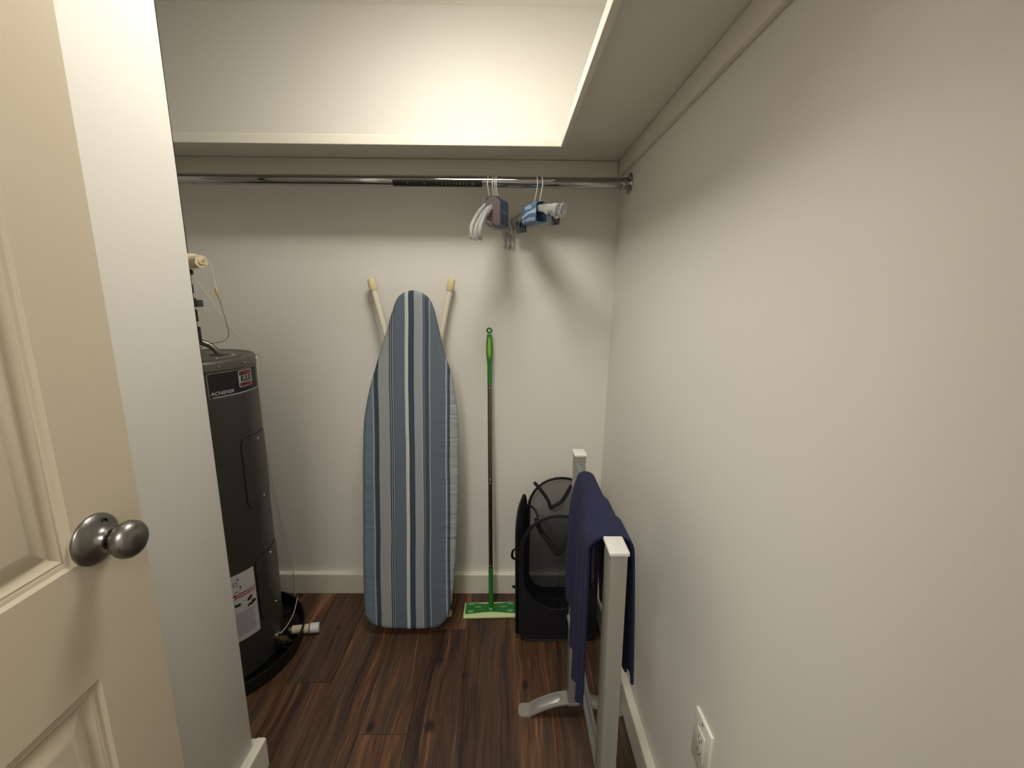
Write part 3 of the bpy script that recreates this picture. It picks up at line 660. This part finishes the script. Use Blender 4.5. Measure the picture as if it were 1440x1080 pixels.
# ================================================================== HAMPER
hx0, hx1, hy0, hy1 = .042, .372, 1.612, 1.872
hm = thing('laundry_hamper', (.2, 1.74, 0), 'black and navy pop-up mesh laundry hamper behind the towel rack', 'hamper')
def rrect(w, h, r, rt=None, m=8):        # rounded outline, rt = radius of the top corners
    rt = rt or r; o = []
    for cx, cy, rr, s in ((r, r, r, PI), (w-r, r, r, 1.5*PI), (w-rt, h-rt, rt, 0), (rt, h-rt, rt, .5*PI)):
        for k in range(m+1):
            t = s+PI/2*k/m; o.append((cx+rr*math.cos(t), cy+rr*math.sin(t)))
    return o
def panel(o3, ux, uz, w, h, r, rt, window, name, bow=(0, 0, 0)):
    """fabric panel with a netting window and a wire rim; o3 origin, ux/uz directions"""
    o3, ux, uz, bow = Vector(o3), Vector(ux).normalized(), Vector(uz).normalized(), Vector(bow)
    def P3(x, y): t = math.sin(PI*min(max(y/h, 0), 1))*math.sin(PI*min(max(x/w, 0), 1)); return o3+ux*x+uz*y+bow*t
    out = rrect(w, h, r, rt); N = len(out)
    mb = MB()
    if window:
        yb, mx_, rb = window        # height of the solid foot, side margin, radius of its lower corners
        wi = rrect(w-2*mx_, h-yb-.007, rb, max(min(rt-.006, (w-2*mx_)/2-.004), .02)); inn = [(x+mx_, y+yb) for x, y in wi]; cx, cy = w/2, (h+yb)/2
        V = []
        for k in range(5):
            s = k/4; V.append([mb.bm.verts.new(P3(o_[0]*(1-s)+i_[0]*s, o_[1]*(1-s)+i_[1]*s)) for o_, i_ in zip(out, inn)])
        for A_, B_ in zip(V, V[1:]):
            for k in range(N): mb.bm.faces.new((A_[k], A_[(k+1) % N], B_[(k+1) % N], B_[k]))
        p = mb.build(name, M_navy, hm)
        mb = MB(); rr_ = []
        for s in (1, .75, .5, .25): rr_.append([mb.bm.verts.new(P3(cx+(i_[0]-cx)*s, cy+(i_[1]-cy)*s)) for i_ in inn])
        for A_, B_ in zip(rr_, rr_[1:]):
            for k in range(N): mb.bm.faces.new((A_[k], A_[(k+1) % N], B_[(k+1) % N], B_[k]))
        mb.bm.faces.new(rr_[-1]); mb.build('netting', M_net, p)
        MB().tube([P3(*q) for q in inn]+[P3(*inn[0])], .0022, 6, caps=False).build('window_seam', M_strap, p)
    else:
        c = mb.bm.verts.new(P3(w/2, h/2)); L = [mb.bm.verts.new(P3(*q)) for q in out]
        for k in range(N): mb.bm.faces.new((c, L[k], L[(k+1) % N]))
        p = mb.build(name, M_navy, hm)
    MB().tube([P3(*q) for q in out]+[P3(*out[0])], .0042, 8, caps=False).build('wire_rim', M_strap, p)
    return p
panel((hx0+.012, hy0, .004), (1, 0, 0), (0, .03, 1), hx1-hx0-.012, .562, .06, .155, (.150, .012, .150), 'front_panel', (0, -.010, 0))
panel((hx0+.055, hy1, .004), (1, 0, 0), (0, .0, 1), hx1-hx0-.03, .618, .06, .15, (.06, .008, .08), 'back_panel', (0, .012, 0))
panel((hx0, hy0+.01, .004), (.20, .98, 0), (-.01, 0, 1), .262, .570, .05, .105, None, 'side_panel', (-.018, 0, 0))
panel((hx1-.005, hy0+.01, .004), (0, 1, 0), (0, 0, 1), .25, .575, .05, .105, (.12, .012, .08), 'side_panel', (.012, 0, 0))
MB().box(hx0+.02, hx1-.01, hy0+.01, hy1-.005, .002, .008, bev=.002).build('hamper_base', M_navy, hm)
def strap(pts, w_=.0100): return MB().tube(pts, w_, 8, smooth=5, flat=.75).build('strap', M_strap, hm)
strap([(.122, 1.868, .600), (.150, 1.862, .57), (.185, 1.855, .52), (.198, 1.852, .485), (.215, 1.852, .495), (.250, 1.852, .52), (.29, 1.860, .59)])
strap([(.118, 1.640, .548), (.135, 1.632, .50), (.165, 1.625, .46), (.195, 1.62, .415), (.21, 1.62, .405), (.235, 1.62, .44), (.27, 1.63, .53)])
strap([(hx0-.004, 1.66, .40), (hx0-.016, 1.69, .37), (hx0-.018, 1.71, .33), (hx0-.006, 1.74, .30)], .006)
strap([(hx0-.002, 1.66, .22), (hx0-.014, 1.68, .21), (hx0-.006, 1.70, .19)], .006)
MB().tube([(.09, 1.846, .50), (.105, 1.80, .52), (.12, 1.72, .54), (.125, 1.65, .55)], .005, 8, smooth=4).build('strap', M_strap, hm)

# ================================================================== TOWEL RACK
rk = thing('towel_rack', (.22, 1.04, 0), 'silver free-standing towel rack with two square posts beside the right wall', 'rack')
def post(y0, y1, x0, x1, name='post'):
    b = MB().box(x0, x1, y0, y1, .045, .948, bev=.003, fn=lambda c: (c.x+.008*(1-c.z/.95), c.y, c.z)).build(name, M_silver, rk)
    MB().box(x0-.003, x1+.003, y0-.003, y1+.003, .948, .957, bev=.003, seg=3).build('post_cap', mat('pale_cap', (206, 204, 198), .4), b)
    return b
post(.751, .806, .196, .229); post(1.268, 1.318, .206, .239)
def rail(x, z, r=.0085, name='rail'): MB().cyl((x, .80, z), (x, 1.275, z), r, 16).build(name, M_tube, rk)
rail(.2175, .922, .010); rail(.205, .395, .0065); rail(.236, .300, .0065)
def foot(yc):
    w2 = .026; cx = .2265; hl = .182
    def prof_z(t):
        a = abs(t)
        if a > .80: return .0035
        return .0035+.052*(math.cos(a/.80*PI/2))**.9
    mb = MB()
    def fn(u, v): t = -1+2*u; return (cx+t*hl, yc+(v-.5)*2*w2*(1 if abs(t) < .93 else max(.55, math.sqrt(max(0, 1-((abs(t)-.93)/.075)**2)))), prof_z(t))
    mb.sheet(fn, 60, 2, .006); fo = mb.build('foot', M_silver, rk, ang=50)
    for s in (-1, 1):     # long raised rib on each half
        mb = MB()
        def fr(u, v, s=s):
            t = s*(.16+.56*u); e = max(0, 1-abs(2*u-1)**6)**.5; wv_ = (v-.5)*2*(w2*.60)*e
            return (cx+t*hl, yc+wv_, prof_z(t)+.0035+.0065*e*(1-(2*v-1)**4))
        mb.grid(fr, 26, 10); mb.build('foot_rib', M_silver, fo, ang=60)
foot(1.293); foot(.778)

# ================================================================== TOWELS
def towel(y0, y1, oL, oR, oT, zl, zr, label, xl, xrr, seed, farcut):
    rn = random.Random(seed); ph = [rn.uniform(0, 6) for _ in range(6)]
    cx, cz = .2175, .922; R0 = .0145
    def mid(u, v):
        # u along the rail, v over it from the left hem to the right hem
        y = y0+(y1-y0)*u
        wav = lambda k: math.sin(u*11+ph[k])*.5+math.sin(u*23+ph[k+1])*.35
        if v < .44:
            t = v/.44; zb = zl+farcut*max(0, (u-.35)/.65)**1.3; z = zb+(cz-zb)*t
            s_ = (1-t); x = cx-R0-oL-xl*(1-math.exp(-s_*5))+.010*s_**.6*wav(0)
            return (x, y+.012*s_*math.sin(u*5+ph[2])-.02*s_*farcut*10*u, z)
        if v > .56:
            t = (1-v)/.44; z = zr+(cz-zr)*t; s_ = (1-t)
            return (cx+R0+oR+xrr*s_**.8+.006*s_**.7*wav(3), y, z)
        a = PI-(v-.44)/.12*PI; c = math.cos(a)
        return (cx+(R0+(oR if c > 0 else oL))*c, y, cz+(R0+oT)*math.sin(a))
    mb = MB(); mb.sheet(mid, 60, 90, .0052)
    o = mb.build('towel', M_towel, ang=80); tag(o, label, 'towel', None)
    return o
towel(.885, 1.172, .004, .013, .005, .535, .56, 'navy terry towel at the far end of the rack, lowest of the three layers', .022, .034, 1, .075)
towel(.835, 1.010, .021, .0190, .0115, .53, .585, 'navy terry towel in the middle, lying over the farthest towel on the rack', .010, .030, 2, .0)
towel(.812, .905, .037, .0250, .0180, .535, .60, 'navy terry towel nearest the camera, folded over the others by the near post', .0, .022, 3, .0)

# ================================================================== HANGERS
def xf(cx, cy, cz, ang):
    c, s = math.cos(ang), math.sin(ang); return lambda u, w_, z: Vector((cx+u*c-w_*s, cy+u*s+w_*c, cz+z))   # u along the hanger, w across it
def hook(T, parent, lift):
    pts = [(0, 0, 0), (0, 0, .012), (.004, 0, .026), (.0, 0, .034)]
    top = lift; r = .0222
    arc = [(-0+r*math.cos(t), 0, top+r*math.sin(t)) for t in [PI*(-.02+k/14*1.18) for k in range(15)]]
    MB().tube([T(*p) for p in [(0, 0, 0), (0, 0, .012), (.004, 0, .022), (r, 0, top-.018)]+arc], .0019, 8, smooth=2).build('hook', M_hook, parent)
def top_hanger(x, ang, lab, half=.175, dz=0, drop=.135):
    zc = 1.762+dz; T = xf(x, RY, zc, ang)
    t = thing('clear_hanger', (x, RY, zc), lab, 'hanger', 'clear top hangers'); hook(T, t, RZ-zc+.0005)
    for s in (-1, 1):
        pts = [(0, 0, 0), (s*.03, 0, -.004), (s*.07, 0, -.022), (s*.12, 0, -.054), (s*half*.93, 0, -.094), (s*half, 0, -.118), (s*half*.985, 0, -drop), (s*half*.93, 0, -drop-.003)]
        MB().tube([T(*p) for p in pts], .0062, 6, smooth=4, flat=1.3).build('arm', M_clear, t, ang=10)
    pts = [(-half*.62, 0, -.072), (-half*.3, 0, -.080), (0, 0, -.081), (half*.3, 0, -.080), (half*.62, 0, -.072)]
    MB().tube([T(*p) for p in pts], .004, 6, smooth=3).build('crossbar', M_clear, t, ang=10)
    return t
A1 = math.atan2(-.180, -.062)
labs = ['clear plastic hanger hooked leftmost on the rod, in the dark sleeve', 'clear plastic hanger second from the left on the rod', 'clear plastic hanger third from the left on the rod', 'clear plastic hanger rightmost of the four in the dark sleeve']
for x, dz, lb_ in zip((-.0675, -.0495, -.0420, -.0345), (0, -.004, .002, -.003), labs): top_hanger(x-.004, A1+random.uniform(-.05, .05), lb_, dz=dz)
def sleeve(cx, cy, zc, ang, hl, hw, hh, mats, name, label, txt=None):
    T = xf(cx, cy, zc, ang); t = thing(name, (cx, cy, zc-hh), label, 'packaging')
    # a board band open at both ends: two sides, rounded top and bottom
    out = []
    for ccx, ccz, s in ((hw-.017, hh-.014, 0), (-hw+.017, hh-.014, .5*PI), (-hw+.008, -hh+.004, PI), (hw-.008, -hh+.004, 1.5*PI)):
        rx, rz = (.017, .014) if ccz > 0 else (.008, .004)
        for k in range(5): a = s+PI/2*k/4; out.append((ccx+rx*math.cos(a), ccz+rz*math.sin(a)))
    n = len(out); mb = MB()
    O = [[mb.bm.verts.new(T(u, w_, z)) for w_, z in out] for u in (-hl, hl)]
    I = [[mb.bm.verts.new(T(u, w_*.94, z*.97)) for w_, z in out] for u in (-hl, hl)]
    for k in range(n):
        j = (k+1) % n
        mb.bm.faces.new((O[0][k], O[0][j], O[1][j], O[1][k])); mb.bm.faces.new((I[0][k], I[0][j], I[1][j], I[1][k]))
        for e in (0, 1): mb.bm.faces.new((O[e][k], O[e][j], I[e][j], I[e][k]))
    mb.build('sleeve_board', mats, t)
    return t, T
sl, T = sleeve(-.0435, RY-.02, 1.731, A1, .045, .029, .050, M_blue2, 'hanger_sleeve', 'slate blue cardboard sleeve around the four clear hangers')
mb = MB(); mb.prism([T(.0452, w_, z) for w_, z in ((-.026, -.046), (.026, -.046), (.0265, .030), (.021, .042), (.012, .047), (-.012, .047), (-.021, .042), (-.0265, .030))], T(.0462, 0, 0)-T(.0452, 0, 0)); 
mb.build('sleeve_end', M_mauve, sl)
text('hangers', .016, lambda x, y, e: T(-.0+(-y), .0296, -.0+x) if False else T(x, .0297, y), 'sleeve_text', M_pblue, sl, ext=0)
# gripped skirt hangers
A2 = math.atan2(-.155, .082)
def clip_hanger(x, lab, dz):
    zc = 1.752+dz; T = xf(x, RY, zc, A2); t = thing('clip_hanger', (x, RY, zc), lab, 'hanger', 'clear clip hangers'); hook(T, t, RZ-zc+.0005)
    MB().tube([T(*p) for p in [(-.165, 0, -.040), (-.12, 0, -.026), (-.05, 0, -.008), (0, 0, .0), (.05, 0, -.008), (.12, 0, -.026), (.165, 0, -.036)]], [.015, .012, .0075, .006, .0075, .012, .015], 8, smooth=3, flat=1.7).build('arm', M_clear, t, ang=10)
    for s in (-1, 1):
        c = MB(); u = s*.118
        for w_ in (-.007, .007):
            P_ = [T(u-.010, w_*1.3, -.030), T(u+.010, w_*1.3, -.030), T(u+.012, w_*.4, -.078), T(u-.012, w_*.4, -.078)]
            c.prism(P_, T(0, .0035, 0)-T(0, 0, 0))
        cl_ = c.build('clip', M_clip, t)
        MB().tube([T(u, -.010, -.042), T(u, .014, -.042)], .004, 10).build('clip_spring', M_pblack, cl_)
    return t
clip_hanger(.0960, 'clear hanger with grey clips, hooked second from the right end of the rod', 0)
clip_hanger(.1150, 'clear hanger with grey clips, hooked nearest the right end of the rod', .003)
sl2, T2 = sleeve(.098, RY+.012, 1.733, A2, .052, .024, .037, M_blue, 'hanger_sleeve', 'bright blue printed cardboard sleeve around the two clip hangers')
def T2s(x, y, e): return T2(x, -.0244-e, y)
mb = MB(); mb.face([T2s(-.052, -.006, .0003), T2s(-.01, .006, .0003), T2s(.052, .012, .0003), T2s(.052, -.005, .0003), T2s(.0, -.002, .0003), T2s(-.052, -.016, .0003)]); mb.build('printed_swoosh', M_pblue, sl2)
text('ettibs', .022, lambda x, y, e: T2s(x-.004, y+.022, .0005), 'sleeve_text', M_white, sl2, ext=0, bold=.0003)
text('co rubStings', .019, lambda x, y, e: T2s(x, y-.022, .0005), 'sleeve_text', M_white, sl2, ext=0)
